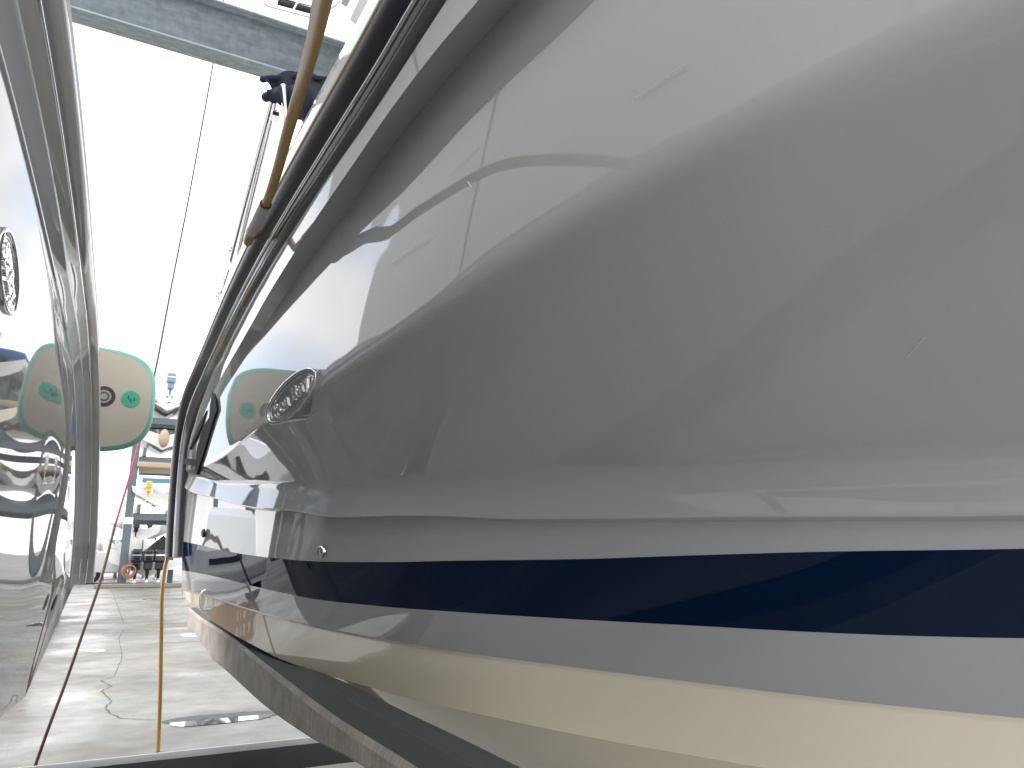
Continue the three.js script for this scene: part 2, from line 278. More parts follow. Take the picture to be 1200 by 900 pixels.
// point and frame on the grey hull for fittings: ray through the photo onto a hull line pair
function onHull(k1, k2, f, D) { const a = (k) => V(plan[k].x(D), hgt[k](D), D); return a(k1).lerp(a(k2), f); }
function hullFrame(k1, k2, f, D) {
  const p = onHull(k1, k2, f, D), t = onHull(k1, k2, f, D - 0.06).sub(onHull(k1, k2, f, D + 0.06)).normalize(), up = onHull(k1, k2, Math.max(0, f - 0.2), D).sub(onHull(k1, k2, Math.min(1, f + 0.2), D)).normalize();
  const n = new THREE.Vector3().crossVectors(t, up).normalize(); if (n.x > 0) n.negate();
  const u2 = new THREE.Vector3().crossVectors(n, t).normalize(); if (u2.y < 0) u2.negate();
  return { p, t, u: u2, n };
}
const font = await new FontLoader().loadAsync('fonts/droid/droid_serif_bold.typeface.json');
function hullPoint(px, py) {                 // where the direction of a photo pixel meets the grey hull's big side panel
  const r = ray(px, py); let best = null, bd = 1e9;
  for (let D = 0.3; D < 4; D += 0.01) for (const [a, b] of [['B2', 'C'], ['C', 'G'], ['G', 'F']]) for (let f = 0; f <= 1; f += 0.05) { const p = onHull(a, b, f, D), d = Math.hypot(p.x / -p.z - r[0], (p.y - CAM_H) / Math.hypot(p.x, p.z) - r[1]); if (d < bd) { bd = d; best = p; } }
  return best;
}
function badge(parent, f, a, b, sgn) {       // oval chrome badge with script lettering
  const g = new THREE.Group(); g.name = 'badge';
  const m = new THREE.Matrix4().makeBasis(f.t.clone().multiplyScalar(sgn), f.u, f.n); m.setPosition(f.p.clone().addScaledVector(f.n, 0.002)); g.applyMatrix4(m); parent.add(g);
  const oval = (ra, rb) => { const s = new THREE.Shape(); s.absellipse(0, 0, ra, rb, 0, Math.PI * 2); return s; };
  const base = new THREE.ExtrudeGeometry(oval(a - 0.004, b - 0.004), { depth: 0.006, bevelEnabled: true, bevelSize: 0.004, bevelThickness: 0.004, bevelSegments: 3, curveSegments: 48 });
  part('badge_plate', base, MAT.chrome, g);
  const ring = []; for (let i = 0; i <= 64; i++) { const t = i / 64 * Math.PI * 2; ring.push(new THREE.Vector3((a - 0.006) * Math.cos(t), (b - 0.006) * Math.sin(t), 0.011)); }
  part('badge_rim', new THREE.TubeGeometry(new THREE.CatmullRomCurve3(ring, true), 96, 0.0075, 8, true), MAT.chrome, g);
  const ring2 = ring.map((p) => new THREE.Vector3(p.x * 0.86, p.y * 0.78, 0.0105));
  part('badge_rim', new THREE.TubeGeometry(new THREE.CatmullRomCurve3(ring2, true), 96, 0.0035, 6, true), MAT.chrome, g);
  const sh = oval((a - 0.006) * 0.86, (b - 0.006) * 0.8); part('badge_field', new THREE.ExtrudeGeometry(sh, { depth: 0.0006, bevelEnabled: false, curveSegments: 48 }).translate(0, 0, 0.0102), std(rgb(0.62, 0.62, 0.62), 0.08, 1), g);
  const tg = new TextGeometry('Sea Ray', { font, size: b * 0.62, depth: 0.005, bevelEnabled: true, bevelSize: 0.0012, bevelThickness: 0.001, bevelSegments: 1, curveSegments: 4 });
  tg.computeBoundingBox(); const bb = tg.boundingBox, w = bb.max.x - bb.min.x; tg.translate(-(bb.min.x + bb.max.x) / 2, -(b * 0.62) / 2, 0.011);
  const shear = new THREE.Matrix4().set(Math.min(1.1, 1.45 * a / w), 0.35, 0, 0, 0, 1.15, 0, 0, 0, 0, 1, 0, 0, 0, 0, 1); tg.applyMatrix4(shear); tg.computeVertexNormals();
  part('badge_lettering', tg, std(rgb(0.9, 0.9, 0.9), 0.1, 1), g);
  return g;
}
{ const f = hullFrame('C', 'F', 0.2, 2.72), a = 0.14, q = hullPoint(357, 464), t = f.t.clone().multiplyScalar(Math.cos(a)).addScaledVector(f.u, Math.sin(a)), u = f.u.clone().multiplyScalar(Math.cos(a)).addScaledVector(f.t, -Math.sin(a)); const tilt = 0.36, t2 = t.clone().multiplyScalar(Math.cos(tilt)).addScaledVector(f.n, -Math.sin(tilt)), n2 = f.n.clone().multiplyScalar(Math.cos(tilt)).addScaledVector(t, Math.sin(tilt));
  const p = q.addScaledVector(f.n, 0.036); badge(boat, { p, t: t2, u, n: n2 }, 0.15, 0.062, 1);
  const ring = (k, d) => Array.from({ length: 49 }, (_, i) => { const w = i / 48 * Math.PI * 2; return p.clone().addScaledVector(t2, 0.147 * k * Math.cos(w)).addScaledVector(u, 0.059 * k * Math.sin(w)).addScaledVector(f.n, d); });
  part('badge_plinth', grid([ring(1, 0.002), ring(1.03, -0.04), ring(1.06, -0.1)]), MAT.chrome, boat); }
// drain fitting, stern eye and hull vents
function fitting(name, f, a, b, mat, parent) { const m = part(name, new THREE.LatheGeometry([[0, 0.012], [0.45, 0.012], [0.6, 0.008], [0.75, 0.014], [0.95, 0.01], [1, 0]].map(([r, y]) => new THREE.Vector2(r, y)), 24), mat, parent); const M = new THREE.Matrix4().makeBasis(f.t.clone().multiplyScalar(a), f.n, f.u.clone().multiplyScalar(b)); M.setPosition(f.p); m.applyMatrix4(M); return m; }
fitting('drain_fitting', hullFrame('E', 'T1', 0.78, 2.8), 0.028, 0.022, MAT.chrome, boat);
fitting('drain_fitting', hullFrame('E', 'T1', 0.75, 5.0), 0.03, 0.026, MAT.black, boat);
{
  const f = hullFrame('K', 'S', 0.25, 4.95), o = (a, b, c) => f.p.clone().addScaledVector(f.t, a).addScaledVector(new THREE.Vector3(0, 1, 0), b).addScaledVector(new THREE.Vector3(-1, 0, 0), c);
  part('stern_eye', tube([o(0, 0.05, -0.03), o(0, 0.055, 0.01), o(0, 0.035, 0.028), o(0, -0.03, 0.028), o(0, -0.055, 0.01), o(0, -0.05, -0.03)], 0.007, 40, 8), MAT.chrome, boat);
}
{ // black louvres let into the stern quarter
  const onPlan = (px, py) => { const [t] = ray(px, py); let lo = 0.5, hi = 6; for (let i = 0; i < 50; i++) { const m = (lo + hi) / 2; (plan.B2.x(m) - 0.012) / m > t ? lo = m : hi = m; } return P(px, py, lo); };
  const polys = [[[249, 458], [252, 462], [254, 480], [250, 492], [245, 491], [246, 475]], [[253, 480], [250, 492], [238, 532], [230, 556], [228, 549], [231, 523], [238, 500], [245, 489]], [[242, 481], [236, 500], [230, 513], [222, 527], [226, 513], [235, 493]], [[216, 537], [231, 539], [230, 547], [214, 543]]];
  for (const q of polys) { const o = [...q, q[0]].map(([x, y]) => onPlan(x, y)), i = o.map((p) => p.clone().add(new THREE.Vector3(0.02, 0, 0))), c = o.slice(0, -1).reduce((m, p) => m.add(p), new THREE.Vector3()).multiplyScalar(1 / q.length); part('louvre', [grid([i, o]), grid([o, o.map(() => c.clone())])], MAT.louvre, boat); }
}
{ // scuffs on the gelcoat
  const scuff = std(rgb(0.8, 0.8, 0.78), 0.5);
  const hit = (px, py) => hullPoint(px, py).add(new THREE.Vector3(-0.004, 0, 0.002));
  for (const [a, b, w] of [[[742, 118], [803, 70], 0.0006], [[462, 311], [508, 279], 0.0007], [[530, 205], [558, 172], 0.0005], [[551, 217], [557, 221], 0.0012], [[1060, 420], [1090, 395], 0.0004]]) part('scuff', bar(hit(...a), hit(...b), w, 5), scuff, boat);
}

// ---------------------------------------------------------------- the pale boat on the other side of the gap
const boat2 = thing('silver_boat', 'pale silver motorboat with grey rub rail, seen edge-on beside the surfboard', 'boat');
{
  const C2 = -1.45, ST = 5.42;
  const far = (d) => d < 1.5 ? 1.5 + (d - 1.5) * 1.75 : d;   // unseen bow stretched well behind the viewer to block sky from reflections
  const ds = [-1.3, -0.6, 0, 0.5, 1.0, 1.6, 2.2, 3.0, 3.8, 4.5].map(far);
  const rx = pchip(ds, [C2, -0.88, -0.55, -0.4, -0.31, -0.276, -0.26, -0.25, -0.246, -0.243]);
  const pts = [];
  for (const D of [-1.3, -1.1, -0.8, -0.4, 0.0, 0.5, 1.0, 1.5, 2.0, 2.5, 3.0, 3.5, 4.0].map(far)) pts.push(V(rx(D), 1.2 + (D < 1.5 ? 0.02 * (1.5 - D) : 0), D));
  pts.push(P(99.5, 376, 4.4), P(103, 420, 4.85), P(105, 470, 5.12), P(105.5, 520, 5.28), P(104.5, 580, 5.36), P(102, 640, 5.39), P(98, 684, 5.39));
  const fr = framesOf(pts, 1, 180);
  const rail = part('rub_rail', sweep(fr, [[0.046, 0.062], [0.05, 0.052], [0.046, 0.04], [0.022, 0.012], [0.01, 0.009]], true), MAT.railGrey, boat2);
  const circ = []; for (let i = 0; i <= 8; i++) { const a = -1.75 + i / 8 * 3.5; circ.push([0.004 + 0.007 * Math.cos(a), 0.002 + 0.006 * Math.sin(a)]); }
  part('bright_strip', sweep(fr, circ, true), MAT.chrome, rail);
  part('lower_channel', sweep(fr, [[0.005, -0.004], [0.0, -0.01], [-0.026, -0.04], [-0.026, -0.046]], true), MAT.railGrey, rail);
  part('flange', sweep(fr, [[-0.025, -0.046], [-0.022, -0.051], [-0.032, -0.06], [-0.062, -0.095], [-0.06, -0.101], [-0.064, -0.107], [-0.072, -0.112]], true), MAT.silver, rail);
  part('edge_trim', sweep(fr, [[0.03, 0.09], [0.05, 0.086], [0.052, 0.074], [0.046, 0.0625]], true), std(rgb(0.36, 0.31, 0.27), 0.4), rail);
  const ln = {
    A: (D) => V(rx(Math.min(D, 4.5)) - 0.07 + 0.06 * THREE.MathUtils.smoothstep(D, 4.3, ST), D < 4.3 ? 1.09 : 1.09 - 0.95 * Math.pow((D - 4.3) / (ST - 4.3), 2.4), D),
    M1: [[-1.1, 0, 1, 2, 3, 4, 4.8, ST], [C2, -0.78, -0.46, -0.4, -0.365, -0.32, -0.26, -0.25], [0.95, 0.78, 0.74, 0.72, 0.7, 0.66, 0.52, 0.12]],
    M2: [[-0.8, 0, 1, 2, 3, 4, 4.8, ST], [C2, -0.95, -0.56, -0.45, -0.39, -0.335, -0.27, -0.25], [0.55, 0.3, 0.26, 0.24, 0.22, 0.2, 0.14, 0.03]],
    M3: [[-0.5, 0, 1, 2, 3, 4, 4.8, ST], [C2, -1.1, -0.64, -0.48, -0.41, -0.345, -0.285, -0.235], [0.1, -0.22, -0.25, -0.27, -0.28, -0.28, -0.26, -0.1]],
    Q: [[-0.3, 0, 1, 2, 3, 4.3, 4.9, 5.2, ST], [C2, -1.28, -0.82, -0.62, -0.48, -0.37, -0.335, -0.29, -0.18], [-0.3, -0.5, -0.66, -0.7, -0.71, -0.71, -0.73, -0.58, -0.17]],
  };
  const f = {}; for (const k of Object.keys(ln)) { if (typeof ln[k] === 'function') { f[k] = ln[k]; continue; } const kd = ln[k][0].map(far), X = pchip(kd, ln[k][1]), H = pchip(kd, ln[k][2]); f[k] = (D) => V(Math.max(C2, X(D)), H(D), D); }
  const stem = { A: far(-1.25), M1: far(-1.1), M2: far(-0.8), M3: far(-0.5), Q: far(-0.3) };
  const at2 = (k, s) => f[k](stem[k] + (ST - stem[k]) * s);
  const keel = (s) => V(C2 - 0.02, -0.95, -at2('Q', s).z);
  const rows = sList.map((s) => { const c = new THREE.CatmullRomCurve3([at2('A', s), at2('M1', s), at2('M2', s), at2('M3', s), at2('Q', s)], false, 'centripetal'); return c.getPoints(40); });
  part('hull', [grid(rows), grid(sList.map((s) => [at2('Q', s), at2('Q', s).add(new THREE.Vector3(-0.01, -0.004, 0)), keel(s)]))], MAT.pale, boat2);
  const mir = (p) => new THREE.Vector3(2 * C2 - p.x, p.y, p.z);
  part('far_side', grid(sList.map((s) => [at2('A', s), at2('M1', s), at2('M3', s), at2('Q', s), keel(s)].map(mir)), true), MAT.pale, boat2);
  const end = ['A', 'M1', 'M2', 'M3', 'Q'].map((k) => at2(k, 1));
  part('transom', grid([end, end.map((p) => p.clone().setX(C2)), end.map(mir)], true), MAT.pale, boat2);
  part('deck', grid(fr.filter((q) => q.p.z > -4.9).map((q) => { const a = q.p.clone().addScaledVector(q.o, 0.03).addScaledVector(q.u, 0.0905); a.x = Math.max(a.x, C2); return [a, new THREE.Vector3(C2, a.y + 0.04, a.z), mir(a)]; }), true), MAT.white, boat2);
  { // added unseen curtain over its cockpit; keeps sky out of the hull reflections
    const rows = []; for (let i = 0; i <= 24; i++) { const D = -2.2 + 7.5 * i / 24, w = 0.006 * Math.sin(i * 2.4); rows.push([[-0.5, 1.28], [-0.52, 1.7], [-0.6 + w, 2.3], [-0.68 + w, 2.8], [-0.85, 3.1], [-1.45, 3.2], [-2.05, 3.1], [-2.3, 2.3], [-2.4, 1.28]].map(([x, h]) => V(x, h, D - 0.12 * (h - 1.3)))); }
    const cloth = std(rgb(0.56, 0.56, 0.55), 0.75), e = part('sky_block_curtain', [grid(rows), grid([rows[24], rows[24].map(() => V(-1.45, 2.0, 5.15))]), grid([rows[0], rows[0].map(() => V(-1.45, 2.0, -2.3))])], cloth, boat2);
    for (const i of [8, 18]) part('seam', tube(rows[i].slice(0, 6).map((p) => p.clone().add(new THREE.Vector3(0.004, 0, 0))), 0.01, 30, 6), std(rgb(0.2, 0.2, 0.21), 0.7), e);
  }
  const p = f.M1(2.12), q = f.M1(2.0), w = f.M2(2.12); const t = f.M1(2.0).sub(f.M1(2.24)).normalize(), up = p.clone().sub(w).normalize(), n = new THREE.Vector3().crossVectors(up, t).normalize(); if (n.x < 0) n.negate();
  const u = new THREE.Vector3().crossVectors(n, t).normalize(); if (u.y < 0) u.negate();
  { const e2 = f.M1(2.55).clone(), a2 = 0.25, tt = t.clone().multiplyScalar(Math.cos(a2)).addScaledVector(u, Math.sin(a2)), uu = u.clone().multiplyScalar(Math.cos(a2)).addScaledVector(t, -Math.sin(a2)); badge(boat2, { p: e2.addScaledVector(n, 0.02).setY(CAM_H + 0.8), t: tt, u: uu, n }, 0.2, 0.075, -1); }
  const e = f.M3(5.0), t2 = f.M3(4.9).sub(f.M3(5.1)).normalize();
  { const p0 = P(67.5, 696, 5.06), p1 = P(60, 716, 4.95); const g = new THREE.SphereGeometry(1, 16, 12).scale(0.008, p0.distanceTo(p1) / 2, 0.012); g.applyQuaternion(new THREE.Quaternion().setFromUnitVectors(new THREE.Vector3(0, 1, 0), p0.clone().sub(p1).normalize())); const c = p0.clone().add(p1).multiplyScalar(0.5); g.translate(c.x, c.y, c.z); part('drain_flap', g, MAT.black, boat2); }
}

// ---------------------------------------------------------------- bunk under the grey boat
{
  const bunkMap = tex(128, 1024, (u, v) => { const s = fbm(u * 2, v * 160, 3, 3), b = fbm(u * 3, v * 14, 8, 4), c = fbm(u * 30, v * 120, 1, 2); const g = 0.62 + 0.12 * s + 0.16 * b + 0.08 * c; return [g * 1.02, g * 0.985, g * 0.93]; }, true); bunkMap.repeat.set(1 / 0.4, 1 / 2.5);
  const wood = std(rgb(1, 0.98, 0.95), 0.7, 0, { map: bunkMap });
  const b = thing('rack_bunk', 'weathered grey-brown beam running under the cream bottom of the grey boat', 'beam');
  const kn = [-0.3, 1.4, 2, 3, 4, 5, 5.3];
  const tx = pchip(kn, [0.55, 0.522, 0.505, 0.517, 0.532, 0.5, 0.458]), th = pchip(kn, [-0.38, -0.38, -0.38, -0.38, -0.38, -0.365, -0.325]), bh = pchip([0, 2, 2.5, 3.5, 5.1, 5.6, 6.1], [-0.46, -0.5, -0.535, -0.585, -0.615, -0.57, -0.5]);
  const rows = [], lid = [];
  for (let i = 0; i <= 60; i++) { const q = 1.15, d0 = 5.3 - 5.5 * i / 60, D = d0 * q, X = tx(d0) * q, H = th(d0) * q, a = X, c = bh(D), rise = 1 - THREE.MathUtils.smoothstep(d0, 2.0, 3.0);
    rows.push([V(a + 0.1, c, D), V(a + 0.006, c - 0.002, D), V(a, c + 0.006, D), V(X, (c + H) / 2, D), V(X, H - 0.012, D), V(X + 0.004, H - 0.003, D), V(X + 0.01, H + 0.006, D), V(X + 0.036 + 0.08 * (1 - rise), H + 0.008 + 0.04 * rise, D), V(X + 0.045 + 0.08 * (1 - rise), H + 0.01 + 0.042 * rise, D), V(X + 0.14, H + 0.006 + 0.03 * rise, D), V(X + 0.15, c, D)]); }
  const cols = (i, j) => grid(rows.map((r) => r.slice(i, j + 1)));
  part('beam', [cols(0, 2), cols(2, 4), cols(4, 6), cols(9, 10), grid([rows[0], rows[0].map(() => V(0.575, -0.425, 6.095))])], wood, b);
  part('pad', [cols(6, 7), cols(7, 9)], std(rgb(0.075, 0.077, 0.07), 0.8), b);
}

// ---------------------------------------------------------------- rack beam overhead with its posts
const galvMap = tex(512, 256, (u, v) => { const g = 0.62 + 0.16 * fbm(u * 10, v * 6, 3, 5) + 0.1 * fbm(u * 50, v * 4, 6, 3); const d = THREE.MathUtils.smoothstep(fbm(u * 14, v * 9, 12, 4), 0.16, 0.3); return [g * (0.93 - 0.08 * d), g * (0.98 - 0.06 * d), g * (1.0 - 0.1 * d)]; }, true); galvMap.repeat.set(6, 1);
const galv = std(rgb(0.42, 0.44, 0.46), 0.55, 0.25, { map: galvMap });
{
  const D = 5.75, lo = P(205, 62, D + 0.09).y, hW = 0.42;
  const b = thing('rack_beam', 'galvanised steel I-beam crossing overhead above the gap between the boats', 'beam'); b.position.set(0.2, 0, -D); b.rotation.y = 0.045;
  const litFlangeMat = std(rgb(0.9, 0.95, 0.97), 0.5, 0.1, { map: galvMap });  // paler than the web: floor bounce light painted into the steel colour
  part('flange', box(13, 0.016, 0.18, 0.5, lo + 0.008, 0, 0.004), litFlangeMat, b);
  part('flange', box(13, 0.016, 0.18, 0.5, lo + hW + 0.016, 0, 0.004), litFlangeMat, b);
  part('web', box(13, hW - 0.002, 0.014, 0.5, lo + hW / 2 + 0.013, 0), galv, b);
  for (const x of [-5.6, 6.6]) { const c = thing('rack_post', x < 0 ? 'galvanised post carrying the overhead beam, on the pale boat side' : 'galvanised post carrying the overhead beam, on the grey boat side', 'post', 'posts of the near boat rack'); part('web', box(0.014, 9, 0.26, x, 4.5, -D - 0.16), galv, c); for (const s of [-1, 1]) part('flange', box(0.24, 9, 0.016, x, 4.5, -D - 0.16 + s * 0.14), galv, c); }
}
function upperBoat(label, cx, stern, mat) {
  const u = thing('upper_boat', label, 'boat', 'boats on the level above'), rows = [], y = CAM_H + 4.22;
  for (let i = 0; i <= 40; i++) { const s = i / 40, D = stern - 7.4 * s, w = 1.22 * Math.sqrt(Math.max(0, 1 - Math.pow(s, 3))); rows.push([[-w, 1.35], [-w, 1.2], [-w * 0.97, 0.66], [-w * 0.93, 0.64], [-w * 0.9, 0.52], [-w * 0.5, 0.31], [-w * 0.49, 0.29], [0, 0.08], [w * 0.49, 0.29], [w * 0.5, 0.31], [w * 0.9, 0.52], [w * 0.93, 0.64], [w * 0.97, 0.66], [w, 1.2], [w, 1.35]].map(([a, b]) => new THREE.Vector3(cx + a, y + b + 0.4 * s * s, -D))); }
  const col = (i, j) => grid(rows.map((r) => r.slice(i, j + 1)));
  part('hull', [col(0, 2), col(2, 3), col(11, 12), col(12, 14), grid([rows[0], rows[0].map(() => new THREE.Vector3(cx, y + 0.7, -stern))]), grid(rows.map((r) => [r[0], r[14]]))], mat, u);
  part('bottom', [col(3, 4), col(4, 5), col(5, 6), col(6, 7), col(7, 8), col(8, 9), col(9, 10), col(10, 11)], MAT.white, u);
  for (const x of [-0.7, 0.7]) part('bunk', box(0.12, 0.34, 6.4, cx + x, y + 0.18, -stern + 3.3, 0.01), galv, u);
  return u;
}
{ // its neighbour above the grey boat shows a stern corner and bathing ladder
  const u = upperBoat('grey boat stored on the level above with a stainless stern ladder', 2.55, 6.1, MAT.grey);
  const A = [P(312, 6, 6.3), P(372, 22, 6.3)], B = [P(318, -6, 6.3), P(379, 10, 6.3)];
  const lad = part('stern_ladder', [bar(A[0], A[1], 0.014), bar(B[0], B[1], 0.014), bar(A[0], B[0], 0.018), bar(A[0].clone().lerp(A[1], 0.5), B[0].clone().lerp(B[1], 0.5), 0.012), bar(A[1], B[1], 0.018)], MAT.chrome, u);
  part('ladder_tread', [bar(P(326, 2, 6.32), P(366, 13, 6.32), 0.03)], MAT.black, u);
  part('ladder_arm', [bar(P(372, 20, 6.3), P(398, 2, 6.25), 0.014), bar(P(376, 26, 6.3), P(410, -10, 6.25), 0.014)], MAT.chrome, u);
}

// ---------------------------------------------------------------- hose, rope, sunshade frame on the grey boat
{
  const hm = tex(128, 512, (u, v) => { const g = 0.72 + 0.25 * fbm(u * 3, v * 14, 5, 4); return [g * 0.98, g * 0.8, g * 0.44]; }, true); hm.repeat.set(1, 3);
  const m = std(rgb(0.95, 0.9, 0.8), 0.45, 0, { map: hm });
  const path = [P(384, -30, 0.95), P(378, 0, 1.1), P(366, 55, 1.4), P(352, 105, 1.72), P(337, 155, 2.0), P(325, 200, 2.28), P(316, 228, 2.47), P(305, 252, 2.7), P(296, 270, 2.88), P(290, 284, 3.02), V(0.43, 1.42, 3.2), V(0.52, 1.43, 3.5), V(0.64, 1.38, 4.2), V(0.62, 1.36, 4.9), V(0.5, 1.1, 5.55), P(213, 520, 5.86), P(209, 580, 5.84), P(204, 632, 5.8), P(195, 658, 5.76), P(190.5, 690, 5.72), P(189, 740, 5.7), P(188, 800, 5.66), P(186.5, 850, 5.64), P(185, 882, 5.62)];
  const h = thing('yellow_hose', 'dirty yellow hose hanging over the grey boat and down to the slab edge', 'hose');
  part('hose', tube(path.slice(0, 15), 0.0158, 260, 12), m, h); part('hose_drop', tube(path.slice(14), 0.0128, 120, 10), m, h);
  part('tape_wrap', tube([P(311.5, 239, 2.56), P(305, 252, 2.7), P(299, 264.5, 2.82), P(295, 272, 2.9)], 0.0205, 24, 12), std(rgb(0.6, 0.57, 0.52), 0.85, 0, { bumpMap: concreteBump, bumpScale: 0.004 }), h);
  part('tip', tube([P(293, 277, 2.95), P(290.5, 283, 3.01)], 0.018, 6, 10), std(rgb(0.45, 0.28, 0.08), 0.6), h);
}
{
  const pts = [[264, -12, 11.2], [262, 0, 11], [250, 73, 10.5], [238, 140, 10], [220, 238, 9.3], [201, 335, 8.7], [183, 430, 8], [170, 487, 7.6], [160, 530, 7.2], [148, 572, 6.9], [135, 615, 6.6], [118, 680, 6.25], [97, 742, 6.0], [75, 805, 5.8], [58, 850, 5.66], [41, 898, 5.58]].map((a) => P(...a));
  const r = thing('hanging_rope', 'thin maroon rope slanting down from the overhead beam to the concrete', 'rope');
  part('upper_length', tube(pts.slice(0, 8), 0.0095, 80, 6), std(rgb(0.05, 0.045, 0.045), 0.8), r);
  part('red_length', tube(pts.slice(7, 11), 0.009, 50, 6), std(rgb(0.3, 0.03, 0.07), 0.7), r);
  part('lower_length', tube(pts.slice(10), 0.0095, 60, 6), std(rgb(0.07, 0.025, 0.022), 0.7), r);
}
{
  const s = thing('folded_sunshade', 'folded navy canvas sunshade on chrome struts above the grey boat', 'sunshade');
  const navyCloth = std(rgb(0.006, 0.009, 0.022), 0.9);
  const drape = (x0, x1, D, top, bot, k) => { // a folded sheet hanging in pleats
    const rows = []; for (let j = 0; j <= 10; j++) { const v = j / 10, r = []; for (let i = 0; i <= 44; i++) { const u = i / 44, e = Math.sin(Math.PI * Math.min(1, u * 1.6) * 0.5); const fold = 0.03 * Math.sin(u * 26 + k + v * 1.5) * (0.25 + v) + 0.02 * fbm(u * 6, v * 3, k, 3); const t0 = P(x0 + (x1 - x0) * u, top(u), D), t1 = P(x0 + (x1 - x0) * u + 8 * v, bot(u), D); const p = t0.lerp(t1, v); p.z += fold + 0.12 * v * (1 - v) * e; r.push(p); } rows.push(r); }
    return grid(rows);
  };
  const lip = (x0, y0, x1, y1, D, r) => { const q = []; for (let i = 0; i <= 12; i++) { const u = i / 12; q.push(P(x0 + (x1 - x0) * u, y0 + (y1 - y0) * u - 5 * Math.sin(Math.PI * u) + 3 * fbm(u * 5, 3, 1, 2), D)); } return tube(q, r, 40, 10); };
  part('canvas', [drape(309, 408, 3.3, (u) => 92 - 9 * Math.sin(Math.PI * Math.min(1, u * 1.3)), (u) => 104 + 62 * Math.min(1, u * 1.5), 1), drape(313, 404, 3.22, (u) => 104 - 6 * Math.sin(Math.PI * u), (u) => 118 + 66 * Math.min(1, u * 1.25), 4), lip(308, 93, 402, 97, 3.3, 0.014), lip(312, 114, 332, 120, 3.26, 0.02), ...[[308, 93, 3.3, 0.015], [312, 114, 3.26, 0.021]].map(([x, y, D, r]) => { const q = P(x, y, D); return new THREE.SphereGeometry(r, 14, 10).translate(q.x, q.y, q.z); })], navyCloth, s);
  const pole = [[[324, 104, 3.3], [272, 305, 4.2], 0.02], [[328, 104, 3.25], [281, 298, 4.15], 0.014], [[332, 100, 3.22], [336, 150, 3.2], 0.014], [[320, 122, 3.35], [262, 338, 4.45], 0.007], [[272, 305, 4.2], [262, 340, 4.45], 0.011], [[262, 335, 4.45], [232, 424, 5.12], 0.006]];
  for (const [p, q, r] of pole) part('strut', bar(P(...p), P(...q), r), r < 0.009 ? MAT.railDark : MAT.chrome, s);
  for (const [x, y, D] of [[272, 292, 4.15], [270, 312, 4.22], [264, 330, 4.4], [257, 345, 4.5], [322, 136, 3.36]]) { const p = P(x, y, D); part('clamp', box(0.036, 0.03, 0.05, p.x, p.y, p.z, 0.006), MAT.chrome, s); }
}

// ---------------------------------------------------------------- boards at the stern of the pale boat
function board(name, label, L, W, T, deckMat, railMat, group) {
  const g = thing(name, label, 'surfboard', group);
  const outline = (k) => { const p = []; for (let i = 0; i < 96; i++) { const a = i / 96 * Math.PI * 2, c = Math.cos(a), s = Math.sin(a); p.push([k * L / 2 * Math.sign(c) * Math.pow(Math.abs(c), 0.34) , (W / 2 - (1 - k) * L / 2) * Math.sign(s) * Math.pow(Math.abs(s), 0.64)]); } p.push(p[0]); return p; };
  const ringAt = (k, z) => outline(k).map(([x, y]) => new THREE.Vector3(x, y, z));
  part('rail', grid([ringAt(0.962, T / 2), ringAt(0.985, T * 0.42), ringAt(1, T * 0.15), ringAt(1, -T * 0.15), ringAt(0.985, -T * 0.42), ringAt(0.962, -T / 2)]), railMat, g);
  for (const z of [T / 2, -T / 2]) { const o = ringAt(0.9622, z); part('face', grid([o, o.map((p) => p.clone().multiplyScalar(0.5).setZ(z * 1.04)), o.map(() => new THREE.Vector3(0, 0, z * 1.05))]), deckMat, g); }
  return g;
}
{
  const foam = std(rgb(0.47, 0.43, 0.345), 0.55), teal = std(rgb(0.15, 0.39, 0.32), 0.4);
  const b = board('surfboard', 'cream surfboard with teal edge hung at the stern of the pale boat', 1.5, 0.7, 0.05, foam, teal);
  const tip = P(182, 472, 5.62); b.position.set(tip.x - 0.75, tip.y, tip.z); b.rotation.y = 0.06;
  const disc = (name, x, y, r, mat, z) => part(name, new THREE.CylinderGeometry(r, r, 0.002, 40).rotateX(Math.PI / 2).translate(x, y, z), mat, b);
  const lx = (px) => P(px, 470, 5.62).x - b.position.x;
  disc('round_print', lx(153), 0.012, 0.056, std(rgb(0.04, 0.38, 0.25), 0.5), 0.0275);
  disc('round_print', lx(121), 0.015, 0.068, MAT.black, 0.0275); disc('round_print', lx(121), 0.015, 0.044, std(rgb(0.3, 0.29, 0.27), 0.6), 0.029); disc('round_print', lx(121), 0.015, 0.03, MAT.black, 0.0305); disc('round_print', lx(121), 0.015, 0.022, std(rgb(0.34, 0.33, 0.3), 0.6), 0.032);
  for (const [x, y, w] of [[150, 0.02, 0.012], [153, 0.005, 0.009], [157, 0.012, 0.01]]) part('emblem_stroke', box(0.006, w * 2.4, 0.002, lx(x), y, 0.0295), MAT.black, b);
  part('hanger', [bar(new THREE.Vector3(-0.42, 0, -0.03), new THREE.Vector3(-0.42, 0.1, 0.75), 0.016)], MAT.chrome, b);
  const y = board('surfboard', 'yellow surfboard with blue nose standing behind the pale boat', 1.15, 0.44, 0.05, std(rgb(0.52, 0.33, 0.04), 0.5), std(rgb(0.04, 0.18, 0.42), 0.5));
  y.position.set(-0.5, CAM_H + 0.82, -5.52); y.rotation.set(0.02, 0.05, Math.PI / 2 - 0.06);
  const n = board('surfboard', 'tall deep blue board standing beside the yellow surfboard', 1.6, 0.5, 0.06, std(rgb(0.015, 0.06, 0.2), 0.55), std(rgb(0.03, 0.14, 0.36), 0.5));
  n.position.set(-0.95, CAM_H + 1.15, -5.53); n.rotation.set(0.02, 0.05, Math.PI / 2 + 0.08);
}

